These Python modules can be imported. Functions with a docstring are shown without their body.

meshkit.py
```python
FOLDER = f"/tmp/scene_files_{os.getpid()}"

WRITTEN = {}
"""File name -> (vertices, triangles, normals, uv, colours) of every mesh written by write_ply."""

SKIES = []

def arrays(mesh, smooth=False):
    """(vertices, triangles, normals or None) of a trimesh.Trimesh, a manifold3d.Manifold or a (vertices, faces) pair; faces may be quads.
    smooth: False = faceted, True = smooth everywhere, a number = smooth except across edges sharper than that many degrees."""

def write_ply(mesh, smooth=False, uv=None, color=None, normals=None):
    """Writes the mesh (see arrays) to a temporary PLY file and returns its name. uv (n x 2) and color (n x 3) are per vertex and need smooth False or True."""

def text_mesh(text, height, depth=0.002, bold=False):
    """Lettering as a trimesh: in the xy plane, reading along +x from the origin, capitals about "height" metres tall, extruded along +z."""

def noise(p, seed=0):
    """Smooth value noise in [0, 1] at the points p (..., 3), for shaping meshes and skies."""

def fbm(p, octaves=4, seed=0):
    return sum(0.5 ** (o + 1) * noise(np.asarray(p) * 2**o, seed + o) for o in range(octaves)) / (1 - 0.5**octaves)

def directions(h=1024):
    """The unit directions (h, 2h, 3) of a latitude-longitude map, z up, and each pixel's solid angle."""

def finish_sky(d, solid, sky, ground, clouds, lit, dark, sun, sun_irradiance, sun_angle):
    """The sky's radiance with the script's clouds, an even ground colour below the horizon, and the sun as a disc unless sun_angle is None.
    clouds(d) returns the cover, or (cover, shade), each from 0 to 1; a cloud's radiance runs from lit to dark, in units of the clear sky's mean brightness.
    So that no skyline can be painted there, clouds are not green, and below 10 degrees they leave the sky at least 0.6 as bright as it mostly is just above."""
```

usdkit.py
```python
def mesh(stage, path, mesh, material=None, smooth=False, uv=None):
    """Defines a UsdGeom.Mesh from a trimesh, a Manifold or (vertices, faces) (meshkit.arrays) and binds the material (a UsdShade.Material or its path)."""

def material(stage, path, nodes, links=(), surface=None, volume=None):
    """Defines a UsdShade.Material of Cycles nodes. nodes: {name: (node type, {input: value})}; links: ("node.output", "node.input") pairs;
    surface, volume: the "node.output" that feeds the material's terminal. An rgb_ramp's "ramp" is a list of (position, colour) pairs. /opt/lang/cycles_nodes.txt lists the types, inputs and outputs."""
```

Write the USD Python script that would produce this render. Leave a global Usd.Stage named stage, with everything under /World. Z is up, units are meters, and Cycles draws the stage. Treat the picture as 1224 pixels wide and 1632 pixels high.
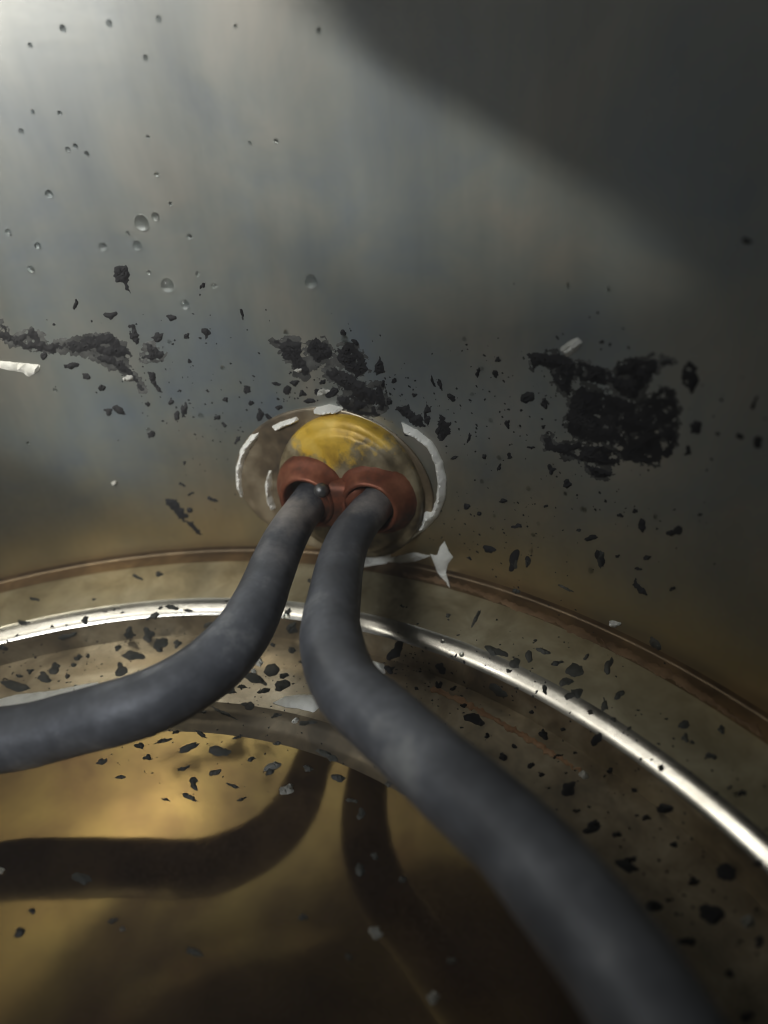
import math, random, numpy as np, trimesh, usdkit, meshkit, shapely
from shapely.geometry import Polygon
from scipy.spatial import Delaunay
from scipy.ndimage import gaussian_filter1d
from pxr import Usd, UsdGeom, UsdLux, UsdShade, Gf, Sdf

stage = Usd.Stage.CreateInMemory()
UsdGeom.SetStageUpAxis(stage, UsdGeom.Tokens.z); UsdGeom.SetStageMetersPerUnit(stage, 1.0)
UsdGeom.Xform.Define(stage, '/World'); UsdGeom.Scope.Define(stage, '/World/Looks')
S = 0.1                                  # the vessel's inside radius in metres; shapes below are in radii, centred on the vessel axis

# ------------------------------------------------------------------ camera
FPX = 1050.0                             # focal length in pixels of the 1224 x 1632 photograph
EYE = np.array([.433, -.023, .671]); PITCH, ROLL = math.radians(31.5), math.radians(6.0)
FW = np.array([0, math.cos(PITCH), -math.sin(PITCH)]); UP0 = np.array([0, math.sin(PITCH), math.cos(PITCH)]); RT0 = np.array([1., 0, 0])
cr, sr = math.cos(ROLL), math.sin(ROLL)
RT = cr * RT0 - sr * UP0; UP = sr * RT0 + cr * UP0
cam = UsdGeom.Camera.Define(stage, '/World/camera')
m = np.eye(4); m[0, :3], m[1, :3], m[2, :3], m[3, :3] = RT, UP, -FW, EYE * S
cam.AddTransformOp().Set(Gf.Matrix4d(m.tolist()))
HA = 36.0
cam.CreateHorizontalApertureAttr(HA); cam.CreateVerticalApertureAttr(HA * 4 / 3); cam.CreateFocalLengthAttr(HA * FPX / 1224)
cam.CreateClippingRangeAttr(Gf.Vec2f(.002, 20)); cam.CreateFStopAttr(16.0); cam.CreateFocusDistanceAttr(.094)
cam.CreateExposureAttr(0.78)

# ------------------------------------------------------------------ light: a room lamp, a fill panel for the unseen ceiling, two added lights
def xform(prim, rows, t):
    mm = np.eye(4); mm[:3, :3] = rows; mm[3, :3] = t
    UsdGeom.Xformable(prim).AddTransformOp().Set(Gf.Matrix4d(mm.tolist()))
def aim(frm, to):
    z = np.array(frm, float) - np.array(to, float); z /= np.linalg.norm(z)
    x = np.cross([0, 0, 1.], z); x /= np.linalg.norm(x)
    return np.stack([x, np.cross(z, x), z])
LAMP = np.array([-1.8, -3.65, 2.95])
lamp = UsdLux.RectLight.Define(stage, '/World/room_lamp')      # strip shape and slant made up to soften the lower shadow edge
lamp.CreateWidthAttr(.45 * S); lamp.CreateHeightAttr(.05 * S); lamp.CreateIntensityAttr(2900); lamp.CreateColorAttr(Gf.Vec3f(1, .965, .89))
rows = aim(LAMP, [.2, .9, .6]); ca, sa = math.cos(.56), math.sin(.56)
xform(lamp, np.stack([ca * rows[0] - sa * rows[1], sa * rows[0] + ca * rows[1], rows[2]]), LAMP * S)
ceil = UsdLux.RectLight.Define(stage, '/World/room_ceiling')
ceil.CreateWidthAttr(2.4 * S); ceil.CreateHeightAttr(2.2 * S); ceil.CreateIntensityAttr(27.0); ceil.CreateColorAttr(Gf.Vec3f(.95, .98, 1)); xform(ceil, aim([-2.4, -4.4, 4.6], [0, -.3, 1.4]), np.array([-2.4, -4.4, 4.6]) * S)
lamp2 = UsdLux.RectLight.Define(stage, '/World/added_glow_light')  # unseen light added for the warm glow mirrored in the floor disc
lamp2.CreateWidthAttr(.5 * S); lamp2.CreateHeightAttr(.6 * S); lamp2.CreateIntensityAttr(125.0); lamp2.CreateColorAttr(Gf.Vec3f(1, .93, .74)); xform(lamp2, aim([-.80, -2.1, 5.2], [-.3, .3, 1.4]), np.array([-.80, -2.1, 5.2]) * S)
side = UsdLux.RectLight.Define(stage, '/World/added_highlight_light')  # unseen light added for the white highlight along the rounded step
side.CreateWidthAttr(2.2 * S); side.CreateHeightAttr(1.5 * S); side.CreateIntensityAttr(4.6); side.CreateColorAttr(Gf.Vec3f(1, .97, .88)); xform(side, aim([-2.5, -.6, 4.6], [-.55, .25, 1.5]), np.array([-2.5, -.6, 4.6]) * S)

# ------------------------------------------------------------------ materials
def mat(name, nodes, links, surface='p.BSDF'):
    return usdkit.material(stage, '/World/Looks/' + name, nodes, links, surface=surface)
def film_steel(name, base, film, amount, rough, scale, rough_film=.6, bump=.15, stretch=(1, 1, .18), low=None):
    """steel under a dried mineral film: noise streaks drive film cover, tint and roughness"""
    nodes = {
        'g': ('geometry', {}), 'mp': ('mapping', {'scale': tuple(s * scale for s in stretch)}), 'mq': ('mapping', {'scale': (scale * 2.3,) * 3}),
        'n': ('noise_texture', {'scale': 1.0, 'detail': 6, 'roughness': .62}), 'n2': ('noise_texture', {'scale': 1.0, 'detail': 5, 'roughness': .6, 'distortion': .4}),
        'fr': ('rgb_ramp', {'ramp': [(.25, (amount[0],) * 3), (.5, ((amount[0] + amount[1]) / 2,) * 3), (.75, (amount[1],) * 3)]}),
        'fc': ('rgb_ramp', {'ramp': [(.3, film[0]), (.5, film[1]), (.68, film[2])]}),
        'bc': ('rgb_ramp', {'ramp': [(.3, base[0]), (.7, base[1])]}),
        'rr': ('rgb_ramp', {'ramp': [(.3, (rough[0],) * 3), (.7, (rough[1],) * 3)]}),
        'b': ('bump', {'strength': bump, 'distance': .0003}),
        'm': ('principled_bsdf', {'metallic': 1.0}), 'd': ('principled_bsdf', {'roughness': rough_film, 'specular_ior_level': .4}), 'x': ('mix_closure', {})}
    links = [('g.position', 'mp.vector'), ('g.position', 'mq.vector'), ('mp.vector', 'n.vector'), ('mq.vector', 'n2.vector'), ('n.fac', 'fr.fac'), ('n2.fac', 'fc.fac'), ('n2.fac', 'bc.fac'),
         ('n.fac', 'rr.fac'), ('n2.fac', 'b.height'), ('b.normal', 'm.normal'), ('b.normal', 'd.normal'), ('rr.color', 'm.roughness'),
         ('fr.color', 'x.fac'), ('m.BSDF', 'x.closure1'), ('d.BSDF', 'x.closure2')]
    if low:                              # brown tint up to a height, uneven edge: amber floor reflection painted in
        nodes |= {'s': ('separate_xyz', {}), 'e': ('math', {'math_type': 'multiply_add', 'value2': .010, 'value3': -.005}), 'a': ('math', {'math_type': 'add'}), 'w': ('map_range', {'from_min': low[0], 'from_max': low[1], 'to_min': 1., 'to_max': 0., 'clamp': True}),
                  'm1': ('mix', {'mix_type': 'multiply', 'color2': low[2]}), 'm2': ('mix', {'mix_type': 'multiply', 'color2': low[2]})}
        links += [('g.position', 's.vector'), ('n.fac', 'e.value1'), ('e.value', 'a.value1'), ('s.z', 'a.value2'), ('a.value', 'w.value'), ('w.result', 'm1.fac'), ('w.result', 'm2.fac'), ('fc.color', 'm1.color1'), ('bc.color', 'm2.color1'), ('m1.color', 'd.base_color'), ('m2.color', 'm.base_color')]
    else:
        links += [('bc.color', 'm.base_color'), ('fc.color', 'd.base_color')]
    return mat(name, nodes, links, 'x.closure')
M = {}
M['wall'] = film_steel('wall_steel', [(.42, .43, .42), (.55, .55, .53)], [(.17, .23, .29), (.24, .275, .255), (.34, .32, .26)], (.24, .46), (.26, .40), 24, low=(.006, .027, (.80, .61, .37)))  # bluish film tints paint blurred reflections; brown low band paints the floor's
M['ledge'] = film_steel('ledge_steel', [(.36, .33, .23), (.54, .50, .38)], [(.11, .09, .05), (.22, .195, .125), (.33, .30, .21)], (.45, .85), (.3, .46), 60, stretch=(1, 1, 1))
M['step'] = film_steel('bare_steel', [(.46, .44, .39), (.60, .58, .53)], [(.2, .18, .14), (.3, .28, .22), (.4, .38, .3)], (.0, .4), (.16, .26), 90, stretch=(1, 1, 1), bump=.06)
M['groove'] = film_steel('deposit_lined_groove', [(.2, .16, .1), (.32, .27, .18)], [(.02, .016, .012), (.05, .036, .022), (.14, .10, .055)], (.5, .95), (.4, .6), 70, stretch=(1, 1, 1))
M['bead'] = film_steel('rust_stained_seam', [(.17, .12, .07), (.30, .23, .14)], [(.03, .02, .012), (.09, .055, .027), (.17, .105, .05)], (.3, .8), (.36, .5), 60, stretch=(1, 1, 1))
M['channel'] = film_steel('channel_steel', [(.36, .31, .22), (.56, .50, .39)], [(.045, .035, .028), (.15, .11, .065), (.30, .25, .17)], (.3, .85), (.2, .4), 70, stretch=(1, 1, 1))
M['disc'] = film_steel('heat_tinted_steel', [(.15, .085, .05), (.43, .31, .11)], [(.03, .018, .012), (.06, .034, .02), (.12, .075, .035)], (.0, .75), (.05, .11), 22, stretch=(1, 1, 1), bump=.1)
M['tube'] = mat('scaled_sheath', {
    's': ('separate_xyz', {}), 'e': ('map_range', {'from_min': .070, 'from_max': .083, 'clamp': True}), 'k': ('rgb_ramp', {'ramp': [(.42, (0, 0, 0)), (.6, (.75, .75, .75))]}), 'ek': ('math', {'math_type': 'multiply'}), 'cm': ('mix', {'color2': (.36, .32, .29)}),
    'g': ('geometry', {}), 'mq': ('mapping', {'scale': (160,) * 3}), 'n': ('noise_texture', {'scale': 1., 'detail': 6, 'roughness': .65}), 'n2': ('noise_texture', {'scale': .62, 'detail': 7, 'roughness': .68}),
    'c': ('rgb_ramp', {'ramp': [(.3, (.065, .068, .078)), (.46, (.098, .105, .121)), (.58, (.145, .154, .176)), (.7, (.28, .29, .30))]}), 'r': ('rgb_ramp', {'ramp': [(.3, (.42,) * 3), (.7, (.62,) * 3)]}),
    'b': ('bump', {'strength': .6, 'distance': .0004}), 'p': ('principled_bsdf', {'metallic': .3})},
    [('g.position', 'mq.vector'), ('mq.vector', 'n.vector'), ('mq.vector', 'n2.vector'), ('n2.fac', 'c.fac'), ('n.fac', 'r.fac'), ('n.fac', 'b.height'), ('b.normal', 'p.normal'), ('g.position', 's.vector'), ('s.y', 'e.value'), ('n2.fac', 'k.fac'), ('e.result', 'ek.value1'), ('k.color', 'ek.value2'), ('ek.value', 'cm.fac'), ('c.color', 'cm.color1'), ('cm.color', 'p.base_color'), ('r.color', 'p.roughness')])
def crust(name, a, b, c, rough=.7, scale=300, bump=.6, spec=.4, **k):
    return mat(name, {'g': ('geometry', {}), 'mq': ('mapping', {'scale': (scale,) * 3}), 'n': ('noise_texture', {'scale': 1., 'detail': 6, 'roughness': .65}),
        'c': ('rgb_ramp', {'ramp': [(.32, a), (.5, b), (.68, c)]}), 'b': ('bump', {'strength': bump, 'distance': .0003}), 'p': ('principled_bsdf', {'roughness': rough, 'specular_ior_level': spec, **k})},
        [('g.position', 'mq.vector'), ('mq.vector', 'n.vector'), ('n.fac', 'c.fac'), ('n.fac', 'b.height'), ('b.normal', 'p.normal'), ('c.color', 'p.base_color')])
M['black'] = crust('black_scale', (.014, .014, .016), (.02, .02, .022), (.032, .032, .034), .7, bump=.35, spec=.2)
M['grey'] = crust('dark_grey_scale', (.025, .027, .025), (.045, .047, .042), (.085, .082, .07), .6)
M['soot'] = crust('soot_film', (.03, .03, .03), (.075, .077, .075), (.16, .165, .16), .5, bump=.2, metallic=.3)
M['dull'] = crust('dull_scale', (.14, .14, .13), (.22, .22, .2), (.3, .3, .28), .6)
M['white'] = crust('white_scale', (.62, .62, .57), (.78, .78, .73), (.85, .85, .8), .55, bump=.3)
M['pale'] = crust('grey_white_scale', (.33, .33, .3), (.45, .45, .42), (.6, .6, .56), .6, bump=.4)
M['gasket'] = crust('white_gasket', (.70, .70, .64), (.84, .84, .79), (.88, .88, .85), .5, 220, .3)
M['copper'] = crust('reddish_copper', (.045, .028, .02), (.21, .066, .034), (.33, .13, .07), .5, 200, .4, .5, metallic=.5)
M['rust'] = crust('orange_rust', (.22, .12, .06), (.36, .2, .1), (.46, .3, .18), .6, 150)
M['seamrust'] = crust('brown_rust', (.09, .055, .03), (.17, .105, .055), (.25, .16, .09), .6, 150)
M['screw'] = crust('grey_screw', (.1, .1, .1), (.2, .2, .2), (.3, .3, .3), .4, metallic=.8)
# flange: brass with yellow coating left on its upper half, brown deposit below
M['flange'] = mat('yellowed_brass', {
    'g': ('geometry', {}), 'mq': ('mapping', {'scale': (130,) * 3}), 'n': ('noise_texture', {'scale': 1., 'detail': 5, 'roughness': .6}), 'n2': ('noise_texture', {'scale': 2.4, 'detail': 4}),
    's': ('separate_xyz', {}), 'k': ('math', {'math_type': 'multiply_add', 'value2': .020, 'value3': -.0095}), 'a': ('math', {'math_type': 'add'}), 'w': ('map_range', {'from_min': .0226, 'from_max': .0242, 'clamp': True}),
    'y': ('rgb_ramp', {'ramp': [(.3, (.40, .24, .03)), (.5, (.66, .42, .045)), (.7, (.70, .48, .09))]}), 'd': ('rgb_ramp', {'ramp': [(.33, (.06, .045, .025)), (.5, (.19, .15, .085)), (.66, (.33, .28, .18))]}),
    'mx': ('mix', {}), 'b': ('bump', {'strength': .4, 'distance': .0003}), 'p': ('principled_bsdf', {'roughness': .42, 'metallic': .15})},
    [('g.position', 'mq.vector'), ('mq.vector', 'n.vector'), ('mq.vector', 'n2.vector'), ('g.position', 's.vector'), ('n.fac', 'k.value1'), ('k.value', 'a.value1'), ('s.z', 'a.value2'), ('a.value', 'w.value'), ('w.result', 'mx.fac'),
     ('n2.fac', 'y.fac'), ('n2.fac', 'd.fac'), ('d.color', 'mx.color1'), ('y.color', 'mx.color2'), ('mx.color', 'p.base_color'), ('n2.fac', 'b.height'), ('b.normal', 'p.normal')])
M['water'] = mat('water', {'p': ('principled_bsdf', {'base_color': (.8, .84, .84), 'roughness': 0., 'ior': 1.33, 'transmission_weight': 1.})}, [])
M['added_shade'] = crust('dark_shade_panel', (.02, .018, .02), (.025, .022, .026), (.03, .027, .03), .5, bump=.05)

# ------------------------------------------------------------------ naming
used = {}
def numbered(path):
    n = used.get(path, 0); used[path] = n + 1
    return path if n == 0 else f'{path}_{n:03d}'
def tag(o, label=None, cat=None, group=None, kind=None):
    p = o.GetPrim()
    for k, v in (('label', label), ('category', cat), ('group', group), ('kind', kind)):
        if v: p.SetCustomDataByKey(k, v)
    return o
def thing(name, label, cat=None, group=None, kind=None, loc=(0, 0, 0)):
    x = UsdGeom.Xform.Define(stage, numbered('/World/' + name)); x.AddTranslateOp().Set(Gf.Vec3d(*map(float, loc)))
    return tag(x, label, cat, group, kind)
def obj(name, mesh, material, parent=None, smooth=40, label=None, base=(0, 0, 0)):
    """one Mesh; vertices come in radii; base = the parent's place, in metres"""
    v, f = (np.array(mesh.vertices), np.array(mesh.faces)) if hasattr(mesh, 'vertices') else mesh
    o = usdkit.mesh(stage, numbered((str(parent.GetPath()) if parent else '/World') + '/' + name), (np.asarray(v) * S - np.asarray(base), f), M[material], smooth=smooth)
    if label: tag(o, label)
    return o

# ------------------------------------------------------------------ the vessel: wall, seam, ledge, rounded step, channel, heat-tinted floor disc
PROF = np.array([(1., 1.44), (1., .012), (1., .006), (.999, .003), (.996, .0015), (.988, .001), (.968, .0008), (.957, .0006), (.945, .0004),
                 (.90, -.002), (.872, -.004), (.867, -.0055), (.861, -.0095), (.856, -.0129), (.851, -.0164), (.8475, -.0205), (.842, -.060), (.78, -.060), (.772, -.059), (.766, -.060),
                 (.70, -.062), (.692, -.064), (.685, -.069), (.680, -.076), (.672, -.081), (.66, -.083), (.5, -.083), (.25, -.082), (0., -.081)])
ZF = lambda r: np.interp(r, PROF[::-1, 0], PROF[::-1, 1])
def lathe(prof, n=360, dent=0.0):
    p = []
    for a, b in zip(prof[:-1], prof[1:]):
        k = max(1, int(np.hypot(*(b - a)) / .03)); p += [a + (b - a) * i / k for i in range(k)]
    p = np.array(p + [prof[-1]]); t = np.linspace(0, 2 * np.pi, n, endpoint=False)
    r, z = p[:, 0][:, None], p[:, 1][:, None]
    v = np.stack([r * np.sin(t), r * np.cos(t), z + 0 * t], -1).reshape(-1, 3)
    na = (np.degrees(np.arctan2(v[:, 0], v[:, 1])) + 139 + 180) % 360 - 180          # unseen notch added to the rim to let lamp light through
    k = 1 - .60 * np.clip((12 - np.abs(na)) / 5, 0, 1); hi = v[:, 2] > 1.0; v[hi, 2] = 1 + (v[hi, 2] - 1) * k[hi]
    if dent:
        w = meshkit.fbm(v * 5 + 3, 3) - .5; v[:, 2] += dent * w * np.clip(v[:, 0]**2 + v[:, 1]**2, 0, 1)
    i, j = np.meshgrid(np.arange(len(p) - 1), np.arange(n), indexing='ij')
    a, b = i * n + j, i * n + (j + 1) % n
    return v, np.vstack([np.stack([a, a + n, b], -1).reshape(-1, 3), np.stack([b, a + n, b + n], -1).reshape(-1, 3)])
def cut(lo, hi): return PROF[lo:hi + 1]
vessel = thing('steel_vessel', 'stained stainless steel vessel interior round the heating element', 'vessel', kind='structure')
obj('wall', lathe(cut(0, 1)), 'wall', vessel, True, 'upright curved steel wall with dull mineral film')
obj('seam', lathe(cut(1, 6)), 'bead', vessel, True, 'dull seam between wall and floor')
obj('ledge', lathe(cut(6, 10)), 'ledge', vessel, True)
obj('rounded_step', lathe(cut(10, 15)), 'step', vessel, True, 'shiny rounded step catching a long white highlight')
obj('riser', lathe(cut(15, 16)), 'channel', vessel, True)
obj('channel', lathe(cut(16, 20)), 'channel', vessel, True)
obj('inner_step', lathe(cut(20, 25)), 'groove', vessel, True)
obj('floor_disc', lathe(cut(25, 28), dent=.004), 'disc', vessel, True, 'smooth amber heat tinted floor disc mirroring the wall')
rim = lathe(np.array([(1., 1.44), (1.004, 1.457), (1.015, 1.465), (1.03, 1.465), (1.04, 1.457), (1.042, 1.44), (1.03, 1.42), (1.025, .0), (1.025, -.1), (0, -.1)]))
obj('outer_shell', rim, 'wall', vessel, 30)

# unseen panel added over the opening, cut so its shade edge crosses the wall
SH = np.array([(-.5, .866, .89), (-.2, .98, .885), (.1, .995, .88), (.28, .96, .865), (.36, .933, .84), (.403, .915, .780), (.427, .904, .748), (.458, .889, .709), (.499, .867, .687), (.538, .843, .671), (.594, .804, .639), (.647, .763, .603), (.675, .738, .573), (.705, .709, .52), (.75, .661, .42), (.82, .572, .25)])
ZL = 1.52
edge = [(LAMP + (p - LAMP) * (ZL - LAMP[2]) / (p[2] - LAMP[2]))[:2] for p in SH]
edge = np.array(edge); print('EDGE', np.round(edge, 2).tolist())
shadepoly = Polygon(np.vstack([[(-1.2, 1.3), (-1.2, .42), (-.2, .40), (-.2, .0), (-1.2, .0), (-1.25, -.6)], edge, [edge[-1][0] + .6, edge[-1][1] - .3], [1.3, -.6], [1.3, 1.3]])).buffer(0)  # outline follows the wanted shade edge; slot left for the added lights
ld = trimesh.creation.extrude_polygon(shadepoly, .03, engine='earcut'); ld.apply_translation([0, 0, ZL])
lo = thing('added_shade', 'unseen dark panel added over the opening to shade the wall', 'added_shade')
obj('added_shade_panel', ld, 'added_shade', lo, 30)

# ------------------------------------------------------------------ where a line of sight meets the vessel
TS = np.linspace(.3, 1.7, 500)
def inside(P):
    r = np.hypot(P[..., 0], P[..., 1]); return (r < 1) & (P[..., 2] > ZF(np.minimum(r, 1)))
def sights(Q):
    Q = np.atleast_2d(np.asarray(Q, float))
    d = FW + RT * ((Q[:, :1] - 612) / FPX) - UP * ((Q[:, 1:2] - 816) / FPX)
    k = np.argmax(~inside(EYE + TS[None, :, None] * d[:, None, :]), axis=1); a, b = TS[k - 1].copy(), TS[k].copy()
    for _ in range(18):
        c = (a + b) / 2; i = inside(EYE + c[:, None] * d); a = np.where(i, c, a); b = np.where(i, b, c)
    return EYE + a[:, None] * d
def sight(px, py): return sights([(px, py)])[0]
def normal(p):
    r = np.hypot(p[0], p[1]); er = np.array([p[0] / r, p[1] / r, 0])
    if r > .9985: return -er
    sl = (ZF(min(r + .004, 1)) - ZF(r - .004)) / .008
    n = np.array([-sl * er[0], -sl * er[1], 1]); return n / np.linalg.norm(n)

# ------------------------------------------------------------------ flakes: an irregular outline laid on the surface under it, with thickness and relief
def patch(outline, thick, seed, step=None, jag=.12, lift=0.0, even=0., holes=0.):
    """outline in photograph pixels; returns a closed crust on the surface"""
    rng = np.random.default_rng(seed)
    pg = Polygon(outline).buffer(0)
    if pg.geom_type != 'Polygon': pg = max(pg.geoms, key=lambda g: g.area)
    size = math.sqrt(pg.area); step = step or max(1.6, min(6.0, size / 5))
    ring = pg.exterior; n = max(10, int(ring.length / (step * .7)))
    b = np.array([ring.interpolate(i / n, normalized=True).coords[0] for i in range(n)])
    tn = np.roll(b, -1, 0) - np.roll(b, 1, 0); tn /= np.linalg.norm(tn, axis=1)[:, None] + 1e-9
    dz = sum(gaussian_filter1d(rng.normal(0, 1, n), q, mode='wrap') * math.sqrt(q) for q in (.6, 1.5, 3.)) * jag * min(size, 30) * .38
    b = b + np.stack([tn[:, 1], -tn[:, 0]], 1) * dz[:, None]
    pg = Polygon(b).buffer(0)
    for _ in range(int(pg.area / 200 * holes)):
        c = np.array([rng.uniform(pg.bounds[0], pg.bounds[2]), rng.uniform(pg.bounds[1], pg.bounds[3])])
        q = rng.uniform(.9, 2.4)**2 * (1 + .6 * rng.normal(0, 1, 9).clip(-1, 1)); th = np.linspace(0, 2 * np.pi, 9, endpoint=False)
        cutp = Polygon(c + np.stack([q * np.cos(th) * rng.uniform(.6, 1.8), q * np.sin(th)], 1)).buffer(0); rest = pg.difference(cutp)
        if rest.geom_type == 'MultiPolygon': rest = max(rest.geoms, key=lambda g: g.area)
        if rest.geom_type == 'Polygon' and rest.area > .7 * pg.area: pg = rest
    if pg.geom_type != 'Polygon': pg = max(pg.geoms, key=lambda g: g.area)
    b = np.vstack([np.array(r.coords)[:-1] for r in (pg.exterior, *pg.interiors)])
    x0, y0, x1, y1 = pg.bounds
    gx, gy = np.meshgrid(np.arange(x0, x1, step), np.arange(y0, y1, step)); g = np.stack([gx.ravel(), gy.ravel()], 1) + rng.uniform(-.3, .3, (gx.size, 2)) * step
    inn = g[shapely.contains_xy(pg.buffer(-step * .35), g[:, 0], g[:, 1])]
    P = np.vstack([b, np.array(inn).reshape(-1, 2)]); T = Delaunay(P).simplices
    keep = shapely.contains_xy(pg, *(P[T].mean(1).T)); T = T[keep]
    a = np.cross(P[T[:, 1]] - P[T[:, 0]], P[T[:, 2]] - P[T[:, 0]]); T = T[np.abs(a) > 1e-6]; a = a[np.abs(a) > 1e-6]; T[a > 0] = T[a > 0][:, ::-1]
    B = sights(P); N = np.array([normal(p) for p in B])
    e = shapely.distance(pg.boundary, shapely.points(P)); h = thick * (.15 + .85 * np.clip(e / (size * .18 + 1e-6), 0, 1)) * rng.uniform(.45 + .5 * even, 1.35 - .3 * even, len(P))
    top = B + N * (h + lift)[:, None]; bot = B - N * .0008
    k = len(P); ed = np.vstack([T[:, [0, 1]], T[:, [1, 2]], T[:, [2, 0]]]); s = {tuple(x) for x in ed}
    sides = []
    for u, v in ed:
        if (v, u) not in s: sides += [(u, u + k, v), (v, u + k, v + k)]
    F = np.vstack([T, T[:, ::-1] + k, np.array(sides)])
    tm = trimesh.Trimesh(np.vstack([top, bot]), F, process=False)
    return tm
def blob(x, y, w, h, rot, seed, n=15):
    rng = np.random.default_rng(seed * 7 + 5)
    th = np.linspace(0, 2 * np.pi, n, endpoint=False); w *= .92; h *= .92
    r = 1 + .45 * gaussian_filter1d(rng.normal(0, 1, n), .8, mode='wrap') + rng.normal(0, .1, n)
    r = np.clip(r, .35, 1.6); c, s = math.cos(rot), math.sin(rot)
    X, Y = w / 2 * r * np.cos(th), h / 2 * r * np.sin(th)
    return np.stack([x + c * X - s * Y, y + s * X + c * Y], 1)
seedno = [100]
def flake(outline, name, material, thick, label, cat='scale flake', group=None, **k):
    seedno[0] += 1
    tm = patch(np.array(outline, float), thick, seedno[0], **k)
    o = obj(name, tm, material, None, 35)
    return tag(o, label, cat, group)
def spot(x, y, w, h, *a, rot=None, **k):
    seedno[0] += 1; rng = random.Random(seedno[0])
    return flake(blob(x, y, w, h, rng.uniform(-.5, .5) if rot is None else rot, seedno[0]), *a, **k)
LM = [('tailed black flake', 195, 445), ('left crust streak', 150, 550), ('chip at left edge', 30, 585), ('left gasket arc', 383, 740), ('cluster above flange', 530, 590), ('copper collars', 545, 770), ('gasket crescent', 705, 765), ('big right crust patch', 990, 650),
      ('oval flake right of big patch', 1100, 600), ('forked white chip', 706, 895), ('long white strip', 80, 1108), ('oval white chip', 480, 1120), ('blocky white chip', 600, 1064), ('curly black flake', 1020, 940), ('dull white smear', 912, 552), ('largest water drop', 226, 355),
      ('lone water drop', 496, 448), ('chip low on right wall', 978, 994), ('glinting drop on step', 457, 981), ('upper dull floor chip', 437, 1222), ('chip on dark floor', 600, 1485), ('dull channel chip', 930, 1236), ('dull chip at right edge', 1192, 1470)]
DIRS = ['right', 'lower right', 'below', 'lower left', 'left', 'upper left', 'above', 'upper right']
NTH = ['first', 'second', 'third', 'fourth', 'fifth', 'sixth', 'seventh', 'eighth', 'ninth', 'tenth', 'eleventh', 'twelfth', 'thirteenth', 'fourteenth', 'fifteenth', 'sixteenth']
def placewords(pts):
    """for each (x, y): which nearby landmark it lies by, on which side of it, and how far out"""
    got = []
    for x, y in pts:
        n, lx, ly = min(LM, key=lambda q: math.hypot(q[1] - x, q[2] - y))
        got.append((n, DIRS[int(round(math.atan2(y - ly, x - lx) / (math.pi / 4))) % 8], math.hypot(x - lx, y - ly)))
    out = []
    for n, d, r in got:
        k = sum(1 for m, e, q in got if (m, e) == (n, d) and q < r); many = sum(1 for m, e, q in got if (m, e) == (n, d))
        out.append((f'{NTH[k]} out ' if many > 1 else '') + {'right': 'right of', 'left': 'left of', 'above': 'above', 'below': 'below'}.get(d, d + ' of') + ' ' + n)
    return out
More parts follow.
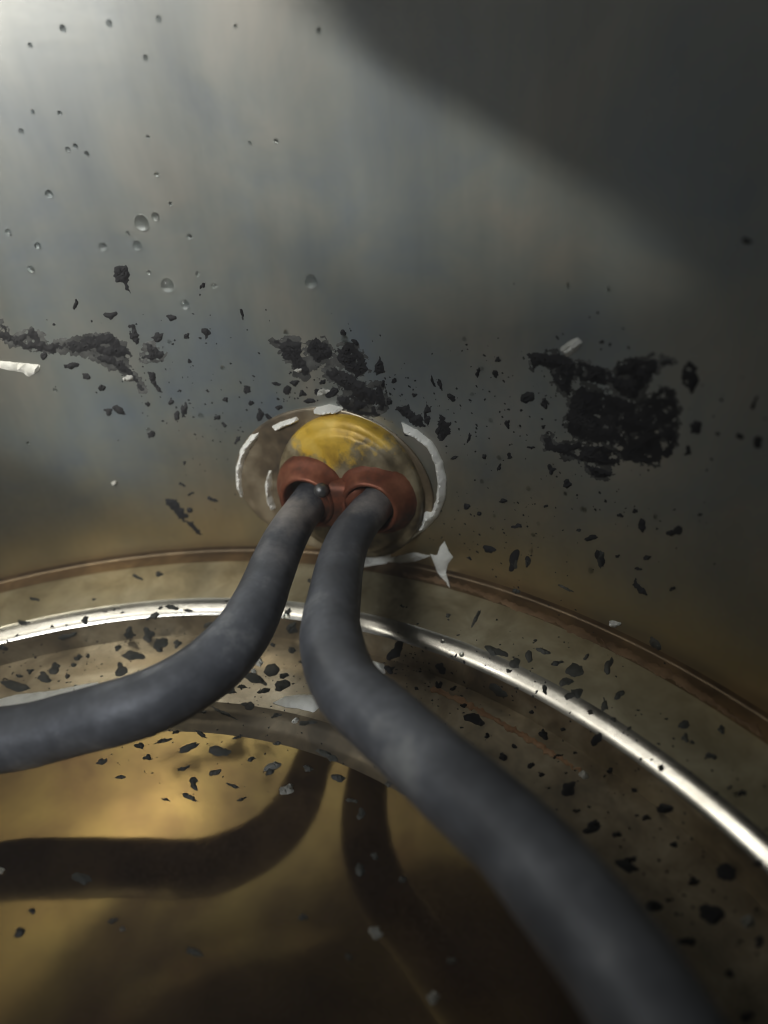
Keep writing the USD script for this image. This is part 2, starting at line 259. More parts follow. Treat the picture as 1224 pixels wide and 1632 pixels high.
# ------------------------------------------------------------------ heating element
A0 = math.radians(20.9); NI = np.array([-math.sin(A0), -math.cos(A0), 0]); TU = np.array([math.cos(A0), -math.sin(A0), 0]); ZU = np.array([0, 0, 1.]); C0 = -NI + ZU * .148
UL, UR, ZC, UC = -.020, .086, .001, .034        # the two tubes and the flange on the wall
def loc(u, z, n): return C0 + TU * u + ZU * z + NI * n
element = thing('heating_element', 'grey looped heating element on a yellow brass flange with copper collars', 'heating element', loc=tuple(C0 * S))
EB = C0 * S
def radial(prof, a, b, n=72, wob=0., seed=3, u0=0.):
    """profile (share of the half axes, height) turned into a domed oval plate on the wall"""
    t = np.linspace(0, 2 * np.pi, n, endpoint=False); v = []
    for q, h in prof:
        for x in t: v.append(loc(u0 + a * q * math.cos(x), b * q * math.sin(x), h + (1 - math.sqrt(max(0, 1 - (u0 + a * q * math.cos(x))**2)))))
    v = np.array(v); k = len(prof); i, j = np.meshgrid(np.arange(k - 1), np.arange(n), indexing='ij'); p, r = i * n + j, i * n + (j + 1) % n
    if wob: v += NI * (wob * (meshkit.fbm(v * 40, 3, seed) - .5))[:, None]
    return v, np.vstack([np.stack([p, r, p + n], -1).reshape(-1, 3), np.stack([r, r + n, p + n], -1).reshape(-1, 3)])
obj('flange', radial([(1.0, -.01), (1.0, .014), (.985, .021), (.95, .026), (.9, .028), (.87, .029), (.84, .033), (.8, .037), (.65, .042), (.4, .045), (.2, .046), (.02, .046)], .124, .130, wob=.006, u0=UC), 'flange', element, 35, 'yellow stained brass dome, brown lower down', base=EB)
def tube(path, rad, n=28, wob=0.0):
    P = np.array(path, float); d = np.gradient(P, axis=0); d /= np.linalg.norm(d, axis=1)[:, None]
    u = np.cross(d[0], [0, 0, 1.]); u /= np.linalg.norm(u); V = []
    for i in range(len(P)):
        u = u - d[i] * (u @ d[i]); u /= np.linalg.norm(u); w = np.cross(d[i], u)
        r = rad[i] if np.ndim(rad) else rad
        V.append([P[i] + r * (math.cos(a) * u + math.sin(a) * w) for a in np.linspace(0, 2 * np.pi, n, endpoint=False)])
    v = np.array(V).reshape(-1, 3)
    if wob: v += (meshkit.fbm(v * 14, 4)[:, None] - .5) * wob * 2 * (v - np.repeat(P, n, 0)) / np.mean(rad)
    i, j = np.meshgrid(np.arange(len(P) - 1), np.arange(n), indexing='ij'); a, b = i * n + j, i * n + (j + 1) % n
    f = np.vstack([np.stack([a, b, a + n], -1).reshape(-1, 3), np.stack([b, b + n, a + n], -1).reshape(-1, 3)])
    k = len(v); v = np.vstack([v, P[:1], P[-1:]]); L = (len(P) - 1) * n
    f = np.vstack([f, [(k, (x + 1) % n, x) for x in range(n)], [(k + 1, L + x, L + (x + 1) % n) for x in range(n)]])
    return v, f
def spline(pts, n=160):
    from scipy.interpolate import CubicSpline
    P = np.array(pts, float); s = np.r_[0, np.cumsum(np.linalg.norm(np.diff(P, axis=0), axis=1)**.5)]
    return CubicSpline(s, P)(np.linspace(0, s[-1], n))
def ringpt(deg, r, z): return (r * math.sin(math.radians(deg)), r * math.cos(math.radians(deg)), z)
left = [loc(UL, ZC, .02), loc(UL, ZC - .002, .06), (.285, .808, .138), (.261, .725, .122), (.238, .640, .112), (.190, .578, .100), (.105, .545, .085), (.032, .545, .070), (-.052, .545, .055), (-.2, .55, .055)] + [ringpt(d, .6, .06) for d in (-35, -60, -90, -120, -150, -178)]
def level(px, py, z):
    d = FW + RT * ((px - 612) / FPX) - UP * ((py - 816) / FPX); return tuple(EYE + d * ((z - EYE[2]) / d[2]))
right = [loc(UR, ZC, .02), loc(UR, ZC - .002, .06), level(555, 862, .136), level(532, 960, .120), level(527, 1010, .119), level(552, 1092, .121), level(603, 1142, .125), level(703, 1232, .134), level(803, 1322, .143), level(903, 1432, .152), level(983, 1532, .158), level(1047, 1634, .163)] + [ringpt(d, .595, .165 - (d - 80) * .0009) for d in (87, 105, 130, 155, 180)]
for pts in (left, right):
    k = np.arange(220) / 220.; rad = .0302 + .0088 * np.clip((k - .06) / .16, 0, 1)
    obj('tube', tube(spline(pts, 220), rad, 32, .0022), 'tube', element, True, base=EB)
# copper saddle: two collars joined by a bridge
for u in (UL, UR):
    pr = [(0.037, .035), (.037, .066), (.0385, .072), (.042, .074), (.046, .0715), (.050, .063), (.0535, .056), (.0565, .052), (.060, .048), (.064, .043), (.067, .032)]
    th = np.linspace(0, 2 * np.pi, 48, endpoint=False)
    v = np.array([loc(u + r * math.cos(x), ZC + .004 + r * math.sin(x), h) for r, h in pr for x in th]); v += (NI + ZU * .5 + TU * .4) * (.011 * (meshkit.fbm(v * 24, 4) - .5))[:, None]
    i, j = np.meshgrid(np.arange(len(pr) - 1), np.arange(48), indexing='ij'); a, b = i * 48 + j, i * 48 + (j + 1) % 48
    obj('copper_collar', (v, np.vstack([np.stack([a, b, a + 48], -1).reshape(-1, 3), np.stack([b, b + 48, a + 48], -1).reshape(-1, 3)])), 'copper', element, True, base=EB)
br = trimesh.creation.box([1, 1, 1]).subdivide().subdivide().subdivide()
q = br.vertices * 2; q = q / np.maximum(1e-9, (np.abs(q)**4).sum(1)**.25)[:, None]
obj('copper_bridge', (np.array([loc((UL + UR) / 2 + x * .045, ZC - .004 + y * .042, .044 + z * .026) for x, y, z in q]), np.array(br.faces)[:, ::-1]), 'copper', element, True, base=EB)
sc = trimesh.creation.icosphere(2, .0115)
sw = obj('screw', (sc.vertices * [1, 1, 1] + loc((UL + UR) / 2 - .022, .032, .074), sc.faces), 'screw', element, True, 'small grey round head between the collars', base=EB)
# gasket: what is left of a white ring
G = [[(640, 672), (665, 685), (690, 705), (706, 735), (712, 765), (710, 795), (700, 820), (680, 842), (655, 860), (627, 866), (624, 856), (650, 848), (672, 832), (676, 812), (685, 806), (690, 812), (696, 795), (699, 770), (694, 740), (682, 712), (662, 697), (645, 690)],
     [(418, 683), (402, 690), (385, 712), (377, 745), (378, 775), (385, 791), (389, 785), (388, 755), (394, 728), (405, 708), (416, 694)],
     [(430, 745), (424, 768), (426, 795), (436, 812), (443, 806), (437, 785), (438, 745)],
     [(500, 650), (525, 644), (548, 650), (540, 657), (505, 658)], [(433, 676), (450, 668), (475, 660), (482, 668), (462, 676), (445, 684)]]
for k, g in enumerate(G):
    seedno[0] += 1
    obj('gasket', patch(np.array(g, float), .019, seedno[0], step=2.6, jag=.03, even=.9), 'gasket', element, 35, ['white crescent right of the flange', 'thin white arc left of the flange', 'short white arc against the flange', 'pale scrap above the flange', 'pale scrap upper left of the flange'][k], base=EB)
obj('gasket_bed', radial([(1.0, -.002), (1.0, .004), (.97, .0065), (.8, .007), (.4, .0075), (.02, .0075)], .172, .137, wob=.004), 'channel', element, 35, 'dull oval bed under the gasket', base=EB)

# ------------------------------------------------------------------ black scale: traced crusts
def z5(pts): return [(740 + x / 2.53, 450 + y / 2.53) for x, y in pts]
BIG = [
 ([(0, 512), (18, 535), (40, 532), (52, 524), (62, 535), (75, 548), (105, 545), (112, 556), (80, 560), (40, 555), (15, 545), (0, 535)], 'long black crust streak on the wall at the left edge, above a white chip'),
 ([(108, 546), (130, 540), (150, 535), (175, 531), (200, 552), (207, 566), (190, 572), (165, 566), (140, 561), (115, 562)], 'thick black crust on the left wall, middle of the broken streak'),
 ([(148, 566), (172, 566), (196, 574), (210, 590), (222, 606), (232, 622), (224, 620), (206, 596), (180, 584), (160, 575)], 'thin slanting black crust below the broken streak on the left wall'),
 ([(204, 516), (212, 517), (222, 540), (218, 550), (206, 538)], 'upright black flake standing above the left crust streak'),
 ([(228, 548), (240, 545), (262, 564), (257, 572), (240, 575), (225, 572), (238, 562)], 'hooked black flake at the right end of the left crust streak'),
 ([(236, 592), (246, 594), (250, 612), (260, 626), (251, 624), (240, 608)], 'tapering black sliver hanging below the hooked flake on the left wall'),
 ([(184, 428), (192, 424), (204, 427), (206, 440), (203, 452), (208, 468), (202, 464), (197, 453), (186, 450), (182, 440)], 'black flake with a pointed tail, highest on the left wall'),
 ([(435, 545), (462, 540), (478, 545), (480, 565), (492, 590), (488, 600), (468, 590), (462, 578), (450, 570), (447, 555)], 'solid black crust at the upper left of the cluster above the brass flange'),
 ([(493, 545), (505, 538), (520, 545), (535, 560), (530, 570), (515, 575), (503, 582), (492, 562)], 'jagged black crust at the top middle of the cluster above the flange'),
 ([(538, 555), (560, 548), (580, 565), (586, 590), (570, 600), (552, 590), (540, 575)], 'broad black crust at the top right of the cluster above the flange'),
 ([(518, 590), (535, 585), (560, 600), (588, 612), (600, 640), (590, 646), (570, 636), (550, 620), (525, 605)], 'slanting black crust across the middle of the cluster above the flange'),
 ([(592, 620), (605, 612), (615, 640), (612, 655), (600, 652)], 'upright black flake at the right side of the cluster above the flange'),
 ([(540, 635), (560, 628), (596, 650), (605, 662), (575, 660), (545, 650)], 'low black crust touching the top edge of the brass flange'),
 ([(605, 568), (612, 582), (615, 592), (600, 600), (594, 596)], 'small hooked black flake right of the cluster above the flange'),
 ([(632, 648), (650, 645), (662, 658), (675, 665), (678, 680), (660, 678), (640, 660)], 'black crust over the upper end of the white gasket crescent'),
 ([(680, 640), (687, 655), (683, 680), (675, 672), (678, 655)], 'narrow upright black flake above the gasket crescent'),
 ([(700, 660), (718, 664), (716, 688), (706, 707), (696, 690)], 'triangular black flake just right of the gasket crescent'),
 (z5([(255, 290), (300, 280), (380, 290), (440, 320), (540, 335), (600, 370), (610, 400), (560, 410), (480, 400), (440, 380), (425, 460), (390, 440), (350, 380), (345, 340), (300, 330), (280, 350)]), 'branching black crust at the upper left of the big right hand patch'),
 (z5([(620, 340), (690, 310), (760, 305), (850, 318), (840, 330), (780, 340), (740, 400), (715, 440), (700, 470), (640, 460), (610, 420)]), 'black crust lobe at the upper right of the big right hand patch'),
 (z5([(430, 470), (470, 415), (540, 440), (620, 465), (700, 492), (740, 465), (800, 430), (840, 440), (870, 550), (850, 640), (840, 700), (780, 730), (720, 730), (650, 715), (590, 665), (580, 650), (500, 640), (430, 610), (410, 560)]), 'largest black crust, main body of the patch on the right wall'),
 (z5([(320, 630), (345, 620), (360, 655), (460, 655), (580, 672), (640, 722), (560, 740), (480, 720), (390, 690), (330, 670)]), 'black crust arm along the bottom of the big right hand patch'),
 (z5([(490, 735), (540, 748), (600, 765), (570, 790), (520, 782)]), 'ragged black crust hanging under the big right hand patch'),
 (z5([(880, 350), (905, 318), (940, 350), (945, 400), (915, 450), (885, 405)]), 'oval black flake right of the big right hand patch'),
 (z5([(690, 1195), (700, 1220), (725, 1235), (745, 1265), (720, 1262), (695, 1240), (678, 1220)]), 'curly black flake low on the wall, below and right of the big patch'),
 ([(265, 796), (280, 798), (292, 812), (310, 832), (324, 852), (314, 854), (296, 834), (278, 818)], 'long dark smear on the wall left of the copper collars, low down')]
for ks, lab in (((0, 1, 2, 4), 'thin grey smear under the left crust streak'), ((7, 8, 9, 10, 11, 12), 'thin grey smear under the crust cluster'), ((17, 18, 19, 20, 21), 'thin grey smear under the big right hand crust')):
    un = shapely.union_all([Polygon(BIG[k][0]).buffer(5) for k in ks]).buffer(4).buffer(-4)
    for g in getattr(un, 'geoms', [un]):
        seedno[0] += 1
        obj('soot_smear', patch(np.array(g.exterior.coords), .0009, seedno[0], step=3., jag=.22, holes=2.5), 'soot', vessel, 35, lab)
for pts, lab in BIG:
    flake(pts, 'black_crust', 'black', .003, lab, 'scale crust', jag=.16, holes=.8, step=2.2)
z6 = lambda L: [(x / 2, 880 + y / 2, w / 2, h / 2) for x, y, w, h in L]
z7 = lambda L: [(560 + x / 1.843, 880 + y / 1.843, w / 1.843, h / 1.843) for x, y, w, h in L]
zz5 = lambda L: [(740 + x / 2.53, 450 + y / 2.53, w / 2.53, h / 2.53) for x, y, w, h in L]
z8 = lambda L: [(x, 1200 + y, w, h) for x, y, w, h in L]
AREAS = [
 ('left wall', 'small black scale flake stuck on the steel wall left of the flange', 'small flakes on the left wall', 'black',
  [(178, 502, 22, 18), (250, 536, 20, 14), (330, 532, 15, 20), (273, 506, 16, 9), (121, 484, 7, 14), (323, 455, 7, 14), (297, 535, 10, 8), (302, 575, 7, 7), (240, 693, 12, 12), (190, 655, 20, 12), (163, 620, 13, 10), (172, 656, 14, 9), (235, 643, 9, 9), (293, 655, 11, 28),
   (282, 662, 9, 14), (392, 620, 13, 16), (360, 637, 8, 9), (345, 665, 10, 7), (358, 677, 10, 6), (386, 503, 6, 22), (415, 660, 12, 18), (380, 700, 7, 16), (290, 772, 10, 6), (294, 738, 6, 10), (305, 787, 10, 6), (340, 797, 18, 7), (302, 812, 13, 7), (112, 584, 22, 10), (136, 600, 14, 9), (331, 623, 6, 5), (70, 566, 10, 12), (272, 640, 8, 8), (400, 642, 9, 8)]),
 ('above flange', 'small black scale flake around the cluster above the brass flange', 'small flakes above the flange', 'black',
  [(515, 610, 14, 9), (530, 625, 20, 12), (458, 622, 12, 16), (472, 610, 18, 12), (440, 612, 16, 7), (496, 640, 22, 10), (690, 610, 8, 24), (701, 614, 7, 17), (720, 634, 16, 9), (660, 630, 8, 7), (725, 730, 14, 5), (628, 606, 8, 8), (482, 628, 12, 9), (560, 615, 14, 8), (610, 612, 7, 8), (566, 545, 12, 8), (548, 530, 10, 9), (620, 640, 9, 13), (648, 690, 10, 8), (506, 625, 10, 8), (445, 650, 10, 8), (428, 665, 18, 10)]),
 ('right wall', 'small black scale flake scattered on the steel wall right of the flange', 'small flakes on the right wall', 'black',
  zz5([(930, 590, 55, 48), (900, 682, 40, 40), (1185, 640, 40, 65), (415, 812, 42, 38), (255, 470, 50, 45), (325, 485, 38, 50), (350, 757, 34, 34), (845, 1005, 72, 34), (720, 980, 34, 66), (105, 1080, 48, 28), (200, 1120, 32, 62), (255, 1125, 26, 40), (545, 1112, 32, 62), (215, 982, 40, 20), (510, 1032, 44, 16), (630, 940, 30, 16), (10, 905, 26, 24), (155, 880, 30, 18),
        (180, 700, 22, 22), (318, 582, 26, 20), (135, 312, 22, 20), (1110, 622, 28, 24), (140, 750, 14, 36), (270, 665, 26, 14), (55, 365, 20, 40), (125, 370, 28, 30), (175, 570, 20, 30), (60, 932, 18, 16), (325, 902, 24, 12), (690, 920, 26, 22), (735, 1110, 28, 18), (700, 1155, 26, 12), (840, 1235, 24, 16), (20, 1112, 26, 12), (1020, 610, 20, 14), (555, 240, 16, 16), (460, 1000, 22, 12), (620, 1105, 18, 12), (950, 935, 18, 16), (20, 625, 14, 40), (80, 700, 16, 20)]) + [(1190, 384, 13, 8), (1203, 640, 8, 20)]),
 ('left ledge', 'small dark scale flake lying on the pale steel left of the left tube', 'flakes on the ledge at left', 'grey',
  z6([(75, 225, 62, 20), (270, 218, 24, 22), (165, 235, 14, 10), (55, 265, 14, 8), (205, 271, 84, 20), (10, 305, 26, 18), (410, 258, 34, 34), (470, 264, 48, 44), (516, 288, 58, 34), (565, 293, 34, 28), (425, 330, 70, 34), (385, 372, 44, 40), (375, 303, 18, 22), (250, 335, 38, 20), (175, 370, 44, 32), (140, 397, 64, 36), (40, 425, 100, 34), (550, 176, 46, 22), (490, 203, 40, 18), (600, 187, 40, 10), (665, 235, 36, 20), (625, 300, 34, 22), (578, 335, 22, 16), (345, 425, 60, 20),
      (510, 178, 16, 8), (390, 192, 14, 8), (335, 190, 16, 6), (440, 80, 30, 14), (510, 70, 26, 12), (110, 150, 40, 10), (235, 360, 16, 12), (510, 310, 24, 16), (95, 380, 30, 18), (215, 395, 24, 12), (280, 330, 12, 12), (60, 395, 22, 10), (300, 150, 20, 6)])),
 ('between tubes', 'small dark scale flake lying on the floor between the two tubes', 'flakes between the tubes', 'grey',
  z6([(935, 240, 32, 46), (870, 295, 22, 12), (812, 405, 80, 32), (890, 425, 60, 40), (720, 437, 84, 34), (862, 376, 40, 32), (930, 312, 44, 20), (790, 490, 42, 24), (985, 90, 18, 14), (840, 440, 40, 18), (905, 395, 26, 18), (960, 350, 20, 14), (770, 430, 30, 18), (915, 190, 18, 24), (880, 520, 60, 14), (720, 515, 80, 12), (640, 508, 50, 10), (980, 545, 70, 18)])),
 ('floor disc', 'small dark scale flake lying on the amber floor disc', 'flakes on the amber floor', 'grey',
  z6([(325, 670, 64, 44), (445, 617, 40, 22), (382, 717, 42, 14), (470, 655, 42, 22), (600, 622, 100, 22), (580, 692, 50, 18), (615, 735, 44, 52), (610, 785, 60, 20), (530, 789, 40, 10), (745, 747, 64, 16), (700, 640, 80, 36), (690, 702, 64, 28), (520, 600, 70, 16), (765, 790, 30, 12), (800, 660, 40, 16), (640, 580, 60, 14), (560, 575, 40, 10), (1050, 650, 80, 40), (1080, 720, 60, 30), (980, 690, 40, 20), (1120, 790, 60, 24), (880, 610, 40, 14), (760, 590, 44, 12)])
  + z8([(135, 202, 36, 20), (52, 252, 11, 13), (30, 286, 20, 18), (308, 316, 34, 14), (570, 186, 24, 22), (597, 164, 13, 15), (642, 202, 17, 13), (575, 96, 14, 18), (485, 262, 18, 14), (555, 325, 12, 14), (430, 30, 20, 12), (720, 330, 14, 12), (180, 268, 20, 10), (620, 50, 14, 10)])),
 ('right ledge', 'small dark scale flake lying on the curved ledge right of the right tube', 'flakes on the ledge at right', 'grey',
  z7([(475, 25, 26, 46), (518, 30, 18, 28), (730, 20, 24, 50), (890, 270, 34, 58), (370, 190, 22, 92), (285, 186, 20, 12), (630, 106, 52, 10), (755, 338, 34, 62), (420, 290, 80, 30), (480, 322, 52, 42), (520, 306, 26, 38), (560, 290, 46, 16), (655, 347, 76, 52), (625, 385, 60, 30), (655, 418, 60, 52), (605, 325, 42, 20), (568, 402, 20, 42), (430, 406, 62, 28), (485, 400, 18, 10), (745, 445, 24, 44), (786, 420, 36, 22), (770, 490, 20, 18), (975, 508, 52, 26), (980, 545, 26, 36), (1085, 520, 24, 30), (1055, 600, 34, 24),
      (690, 310, 30, 16), (700, 470, 24, 14), (815, 520, 20, 14), (540, 260, 18, 10), (1000, 560, 18, 12), (460, 350, 24, 14), (1110, 690, 20, 12), (150, 160, 16, 8), (485, 115, 28, 20), (910, 632, 22, 22)])),
 ('channel', 'small dark scale flake in the brown channel beside the right tube', 'flakes in the channel at right', 'black',
  z7([(130, 285, 42, 76), (110, 345, 44, 30), (260, 340, 34, 36), (255, 392, 22, 34), (360, 487, 80, 34), (562, 535, 26, 46), (720, 552, 26, 48), (525, 627, 28, 14), (445, 602, 30, 34), (640, 692, 60, 46), (560, 655, 20, 18), (915, 750, 52, 26), (865, 780, 30, 22), (710, 797, 44, 22), (1145, 710, 34, 22), (1100, 942, 80, 36), (1190, 915, 40, 20), (820, 902, 44, 22), (300, 400, 24, 14), (400, 540, 22, 16), (480, 570, 22, 14), (600, 600, 24, 12), (760, 640, 26, 16), (660, 760, 30, 16), (780, 830, 26, 16), (330, 450, 20, 12), (190, 400, 24, 14), (660, 590, 18, 12), (530, 470, 20, 12), (620, 520, 18, 12), (830, 700, 22, 14), (950, 860, 30, 16)])
  + z8([(1158, 192, 40, 28), (940, 122, 34, 22), (1000, 180, 36, 18), (1042, 242, 36, 16), (1132, 255, 42, 34), (1165, 352, 18, 22), (1000, 240, 24, 14), (1095, 300, 26, 16), (1210, 300, 20, 26), (1105, 205, 22, 14), (1060, 90, 26, 16), (1190, 420, 30, 16), (960, 190, 24, 12)]))]
ALL = [(x, y, w, h, grp, mt) for _, lab, grp, mt, L in AREAS for x, y, w, h in L]
for (x, y, w, h, grp, mt), pw in zip(ALL, placewords([q[:2] for q in ALL])):
    w, h = (w * .86, h * .86) if grp in ('flakes on the amber floor', 'flakes on the ledge at right', 'flakes in the channel at right') else (w, h)
    sz = 'tiny' if w * h < 150 else 'small' if w * h < 700 else 'sizeable'; sh = 'narrow upright' if h > 1.6 * w else 'flat wide' if w > 2 * h else 'ragged'
    spot(x, y, w, h, 'scale_flake', mt, .0028, f'{sz} {sh} {"black" if mt == "black" else "dark grey"} flake, {pw}', 'scale flake', grp)
rng = random.Random(5)

seedno[0] += 1
obj('rust_line', patch(np.array([(640, 912), (700, 922), (760, 938), (900, 990), (1060, 1065), (1218, 1166), (1218, 1176), (1056, 1076), (896, 1000), (756, 946), (696, 929), (640, 918)], float), .003, seedno[0], step=3., jag=.16, even=.5, holes=1.5), 'seamrust', vessel, True, 'dull brown line along the seam at right')
seedno[0] += 1
obj('rust_line', patch(np.array([(690, 1092), (740, 1115), (800, 1148), (860, 1182), (926, 1228), (924, 1233), (856, 1190), (796, 1156), (736, 1124), (688, 1101)], float), .004, seedno[0], step=2.5, jag=.14, even=.5, holes=1.), 'rust', vessel, True, 'thin orange line curving along the channel')
# ------------------------------------------------------------------ white chips
CH = [([(0, 577), (20, 579), (38, 581), (62, 583), (60, 590), (46, 598), (36, 590), (14, 588), (0, 584)], 'white', 'flat white scale chip on the wall at the left edge'),
 ([(0, 1117), (30, 1109), (80, 1104), (120, 1096), (155, 1090), (155, 1106), (110, 1117), (60, 1127), (25, 1127), (0, 1125)], 'white', 'long white strip lying behind the left tube at the left edge'),  # white strip on the channel floor
 ([(441, 1120), (455, 1112), (480, 1110), (505, 1110), (511, 1122), (500, 1134), (480, 1128), (455, 1125)], 'white', 'oval white scale chip lying left of the bend of the right tube'),
 ([(586, 1062), (595, 1056), (610, 1060), (612, 1072), (598, 1074), (588, 1072)], 'white', 'blocky white chip right of the bend of the right tube'),
 ([(575, 892), (600, 886), (620, 886), (615, 896), (590, 900), (575, 903)], 'white', 'short white strip under the flange beside the right tube'),
 ([(616, 893), (640, 886), (660, 882), (679, 886), (660, 893), (640, 895)], 'white', 'longer white strip under the flange, right of the short one'),
 ([(690, 886), (698, 888), (703, 872), (708, 866), (712, 878), (720, 888), (712, 897), (708, 912), (712, 928), (702, 915), (696, 900)], 'white', 'ragged forked white chip below the gasket crescent'),
 ([(895, 556), (905, 548), (920, 540), (926, 546), (915, 560), (905, 566)], 'pale', 'dull white smear on the wall above the big right hand patch')]
for pts, mt, lab in CH: flake(list(Polygon(pts).buffer(2.2, join_style=2).exterior.coords), 'white_chip', mt, .006, lab, 'scale chip', jag=.04)
CS = [(607, 1090, 14, 11, 'white', 'small white chip in the gap below the blocky chip'), (412, 1056, 17, 12, 'white', 'small white chip between the tubes, beside dark flakes'), (404, 1070, 8, 7, 'white', 'tiny white chip left of the small one between the tubes'), (471, 1149, 11, 8, 'white', 'tiny white chip under the oval white chip'),
 (240, 1169, 16, 8, 'white', 'tiny white chip on the amber floor under the left tube'), (437, 1221, 26, 14, 'dull', 'upper of two dull white chips on the amber floor'), (456, 1256, 28, 14, 'dull', 'lower of two dull white chips on the amber floor'), (978, 994, 17, 10, 'pale', 'small dull white chip low on the right wall'),
 (600, 1485, 22, 20, 'dull', 'dull chip near the middle of the dark floor'), (690, 1590, 20, 26, 'dull', 'dull chip on the floor at the bottom edge left of the right tube'), (1192, 1470, 24, 18, 'dull', 'dull chip at the right edge low down'), (2, 1386, 10, 9, 'white', 'tiny white chip at the left edge of the floor'), (574, 1035, 8, 7, 'white', 'tiny white chip right beside the right tube'), (195, 1481, 9, 7, 'dull', 'tiny dull chip alone on the brown floor'), (930, 1236, 14, 12, 'pale', 'dull chip at the end of the copper line in the channel'), (512, 626, 26, 12, 'pale', 'grey white scrap within the cluster above the flange'), (476, 590, 14, 8, 'pale', 'grey white fleck under the upper left crust of the cluster'), (205, 603, 18, 9, 'pale', 'grey white fleck under the slanting crust on the left wall'), (184, 770, 10, 6, 'pale', 'pale fleck low on the left wall'), (403, 757, 14, 8, 'white', 'white crumb inside the left gasket arc')]
for x, y, w, h, mt, lab in CS: spot(x, y, w, h, 'white_chip', mt, .005, lab, 'scale chip')

# ------------------------------------------------------------------ water drops
def drop(x, y, d, label, group=None, tall=1.1):
    p = sight(x, y); n = normal(p); depth = (p - EYE) @ FW; r = d / 2 / FPX * depth
    up = ZU - n * (ZU @ n)
    up = up / np.linalg.norm(up) if np.linalg.norm(up) > .1 else np.array([0, 1., 0]); sd = np.cross(up, n)
    s = trimesh.creation.icosphere(3, 1.0).vertices.copy(); f = trimesh.creation.icosphere(3, 1.0).faces
    sag = 1 - .12 * s[:, 1]
    s[:, 2] = np.where(s[:, 2] < 0, s[:, 2] * .06, s[:, 2] * .92)
    v = p + (s[:, :1] * sag[:, None] * sd + s[:, 1:2] * up * tall) * r + s[:, 2:] * n * r
    tag(obj('water_drop', (v, f), 'water', None, True), label, 'water drop', group)
DB = [(226, 355, 23, 'largest clear water drop on the upper left wall'), (267, 454, 21, 'clear drop on the left wall right of the tailed black flake'), (496, 448, 21, 'lone clear drop on the wall above the cluster and flange'), (295, 485, 15, 'clear drop below and right of the drop by the tailed flake'),
 (219, 391, 15, 'clear drop right below the largest drop'), (248, 345, 13, 'smaller drop touching the upper right of the largest drop'), (164, 393, 13, 'clear drop left of the one below the largest drop'), (550, 541, 13, 'clear drop on top of the cluster above the flange')]
for x, y, d, lab in DB: drop(x, y, d, lab)
DL = [(60, 391, 10), (49, 429, 11), (78, 309, 12), (13, 370, 10), (237, 434, 8), (315, 436, 8), (302, 377, 9), (341, 455, 9), (203, 372, 8), (253, 30, 9), (174, 37, 10), (100, 45, 10), (34, 209, 8), (95, 180, 7), (508, 49, 9), (440, 225, 8), (272, 325, 7), (250, 278, 8), (120, 233, 8), (108, 238, 8), (138, 245, 8), (48, 72, 7), (232, 92, 8), (398, 228, 6), (52, 178, 6), (236, 218, 6), (375, 42, 7), (456, 530, 9), (270, 545, 7), (355, 586, 8), (236, 684, 7), (320, 662, 9), (88, 621, 7), (45, 706, 6)]
DR = [(905, 455, 9), (970, 461, 8), (795, 729, 8), (768, 767, 7), (842, 778, 8), (930, 811, 11), (901, 786, 7), (858, 834, 7), (850, 852, 7), (846, 877, 7), (942, 909, 10), (785, 842, 6), (788, 822, 6), (752, 628, 7), (782, 670, 8), (828, 680, 7), (1045, 823, 7), (1115, 830, 6), (706, 1022, 7), (736, 1043, 8), (1172, 1266, 9), (1206, 1456, 11), (740, 540, 8), (768, 588, 7)]
for (x, y, d), pw in zip(DL + DR, placewords([q[:2] for q in DL + DR])):
    drop(x, y, d, f'tiny water drop, {pw}', 'tiny drops on the left wall' if (x, y, d) in DL else 'tiny drops on the right side')
drop(457, 981, 11, 'tiny glinting drop between the tubes on the bright step')

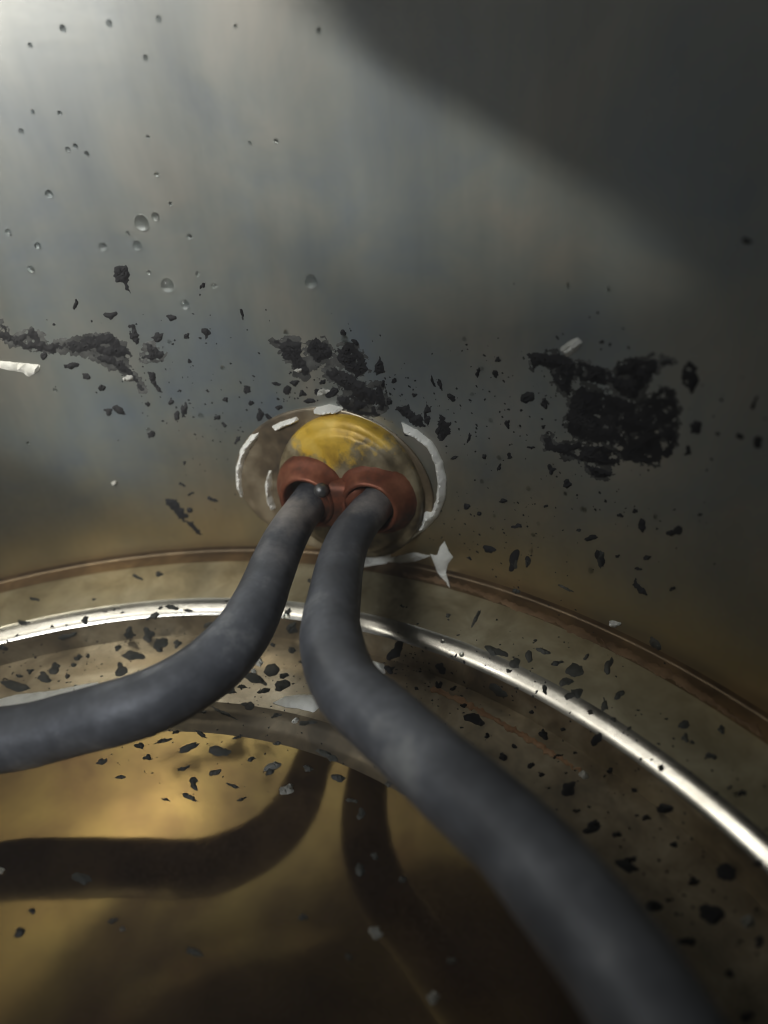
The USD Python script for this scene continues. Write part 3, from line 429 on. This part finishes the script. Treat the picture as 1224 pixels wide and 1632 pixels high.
# ------------------------------------------------------------------ dust-fine scale nobody could count
def specks(name, label, spots, n, seed):
    rng = np.random.default_rng(seed); V, F, k = [], [], 0
    Q = []
    while len(Q) < n:
        x, y, sx, sy = spots[rng.integers(len(spots))]; q = np.array([x + rng.normal() * sx, y + rng.normal() * sy])
        if 2 < q[0] < 1222 and 2 < q[1] < 1630: Q.append(q)
    Q = np.array(Q); P = sights(Q)
    for p in P:
        nn = normal(p); a = np.cross(nn, FW); a /= np.linalg.norm(a); bb = np.cross(nn, a); r = rng.uniform(.0012, .0030); st = rng.uniform(.5, 1.6)
        th = np.linspace(0, 2 * np.pi, 7, endpoint=False) + rng.uniform(0, 6)
        rr = r * rng.uniform(.5, 1.3, 7)
        rim_ = p + (rr * np.cos(th))[:, None] * a * st + (rr * np.sin(th))[:, None] * bb
        V += [rim_ - nn * .0006, [p + nn * r * .5]]; F += [(k + i, k + (i + 1) % 7, k + 7) for i in range(7)] ; k += 8
    f = np.array(F); v = np.vstack(V)
    tag(obj(name, (v, f), 'black', None, False), label, 'scale specks', None, 'stuff')
specks('wall_specks', 'fine black specks of scale peppered over the steel wall', [(540, 590, 70, 40), (230, 560, 90, 50), (330, 680, 60, 50), (700, 650, 60, 60), (850, 640, 60, 70), (950, 820, 130, 60), (800, 860, 80, 50), (610, 640, 60, 30), (1000, 640, 90, 70)], 560, 11)
specks('floor_specks', 'fine dark specks of scale peppered over the ledge and floor', [(230, 1030, 120, 30), (430, 1090, 50, 35), (800, 1050, 120, 40), (720, 1130, 80, 40), (1000, 1230, 110, 60), (330, 1210, 110, 30), (660, 1060, 40, 30), (1100, 1400, 70, 90), (120, 1080, 70, 20)], 560, 12)

# ------------------------------------------------------------------ haze: even, thin, added all round to lift the dark tones
M['haze_veil'] = usdkit.material(stage, '/World/Looks/haze_veil', {'v': ('principled_volume', {'color': (.97, .98, 1.), 'density': 0.8, 'anisotropy': .1})}, [], volume='v.volume')
hz = trimesh.creation.box([16, 16, 26]); hz.apply_translation([0, 0, 2.5])
tag(obj('haze', hz, 'haze_veil', None, False), 'thin pale haze added to lift the dark tones', 'haze', None, 'stuff')
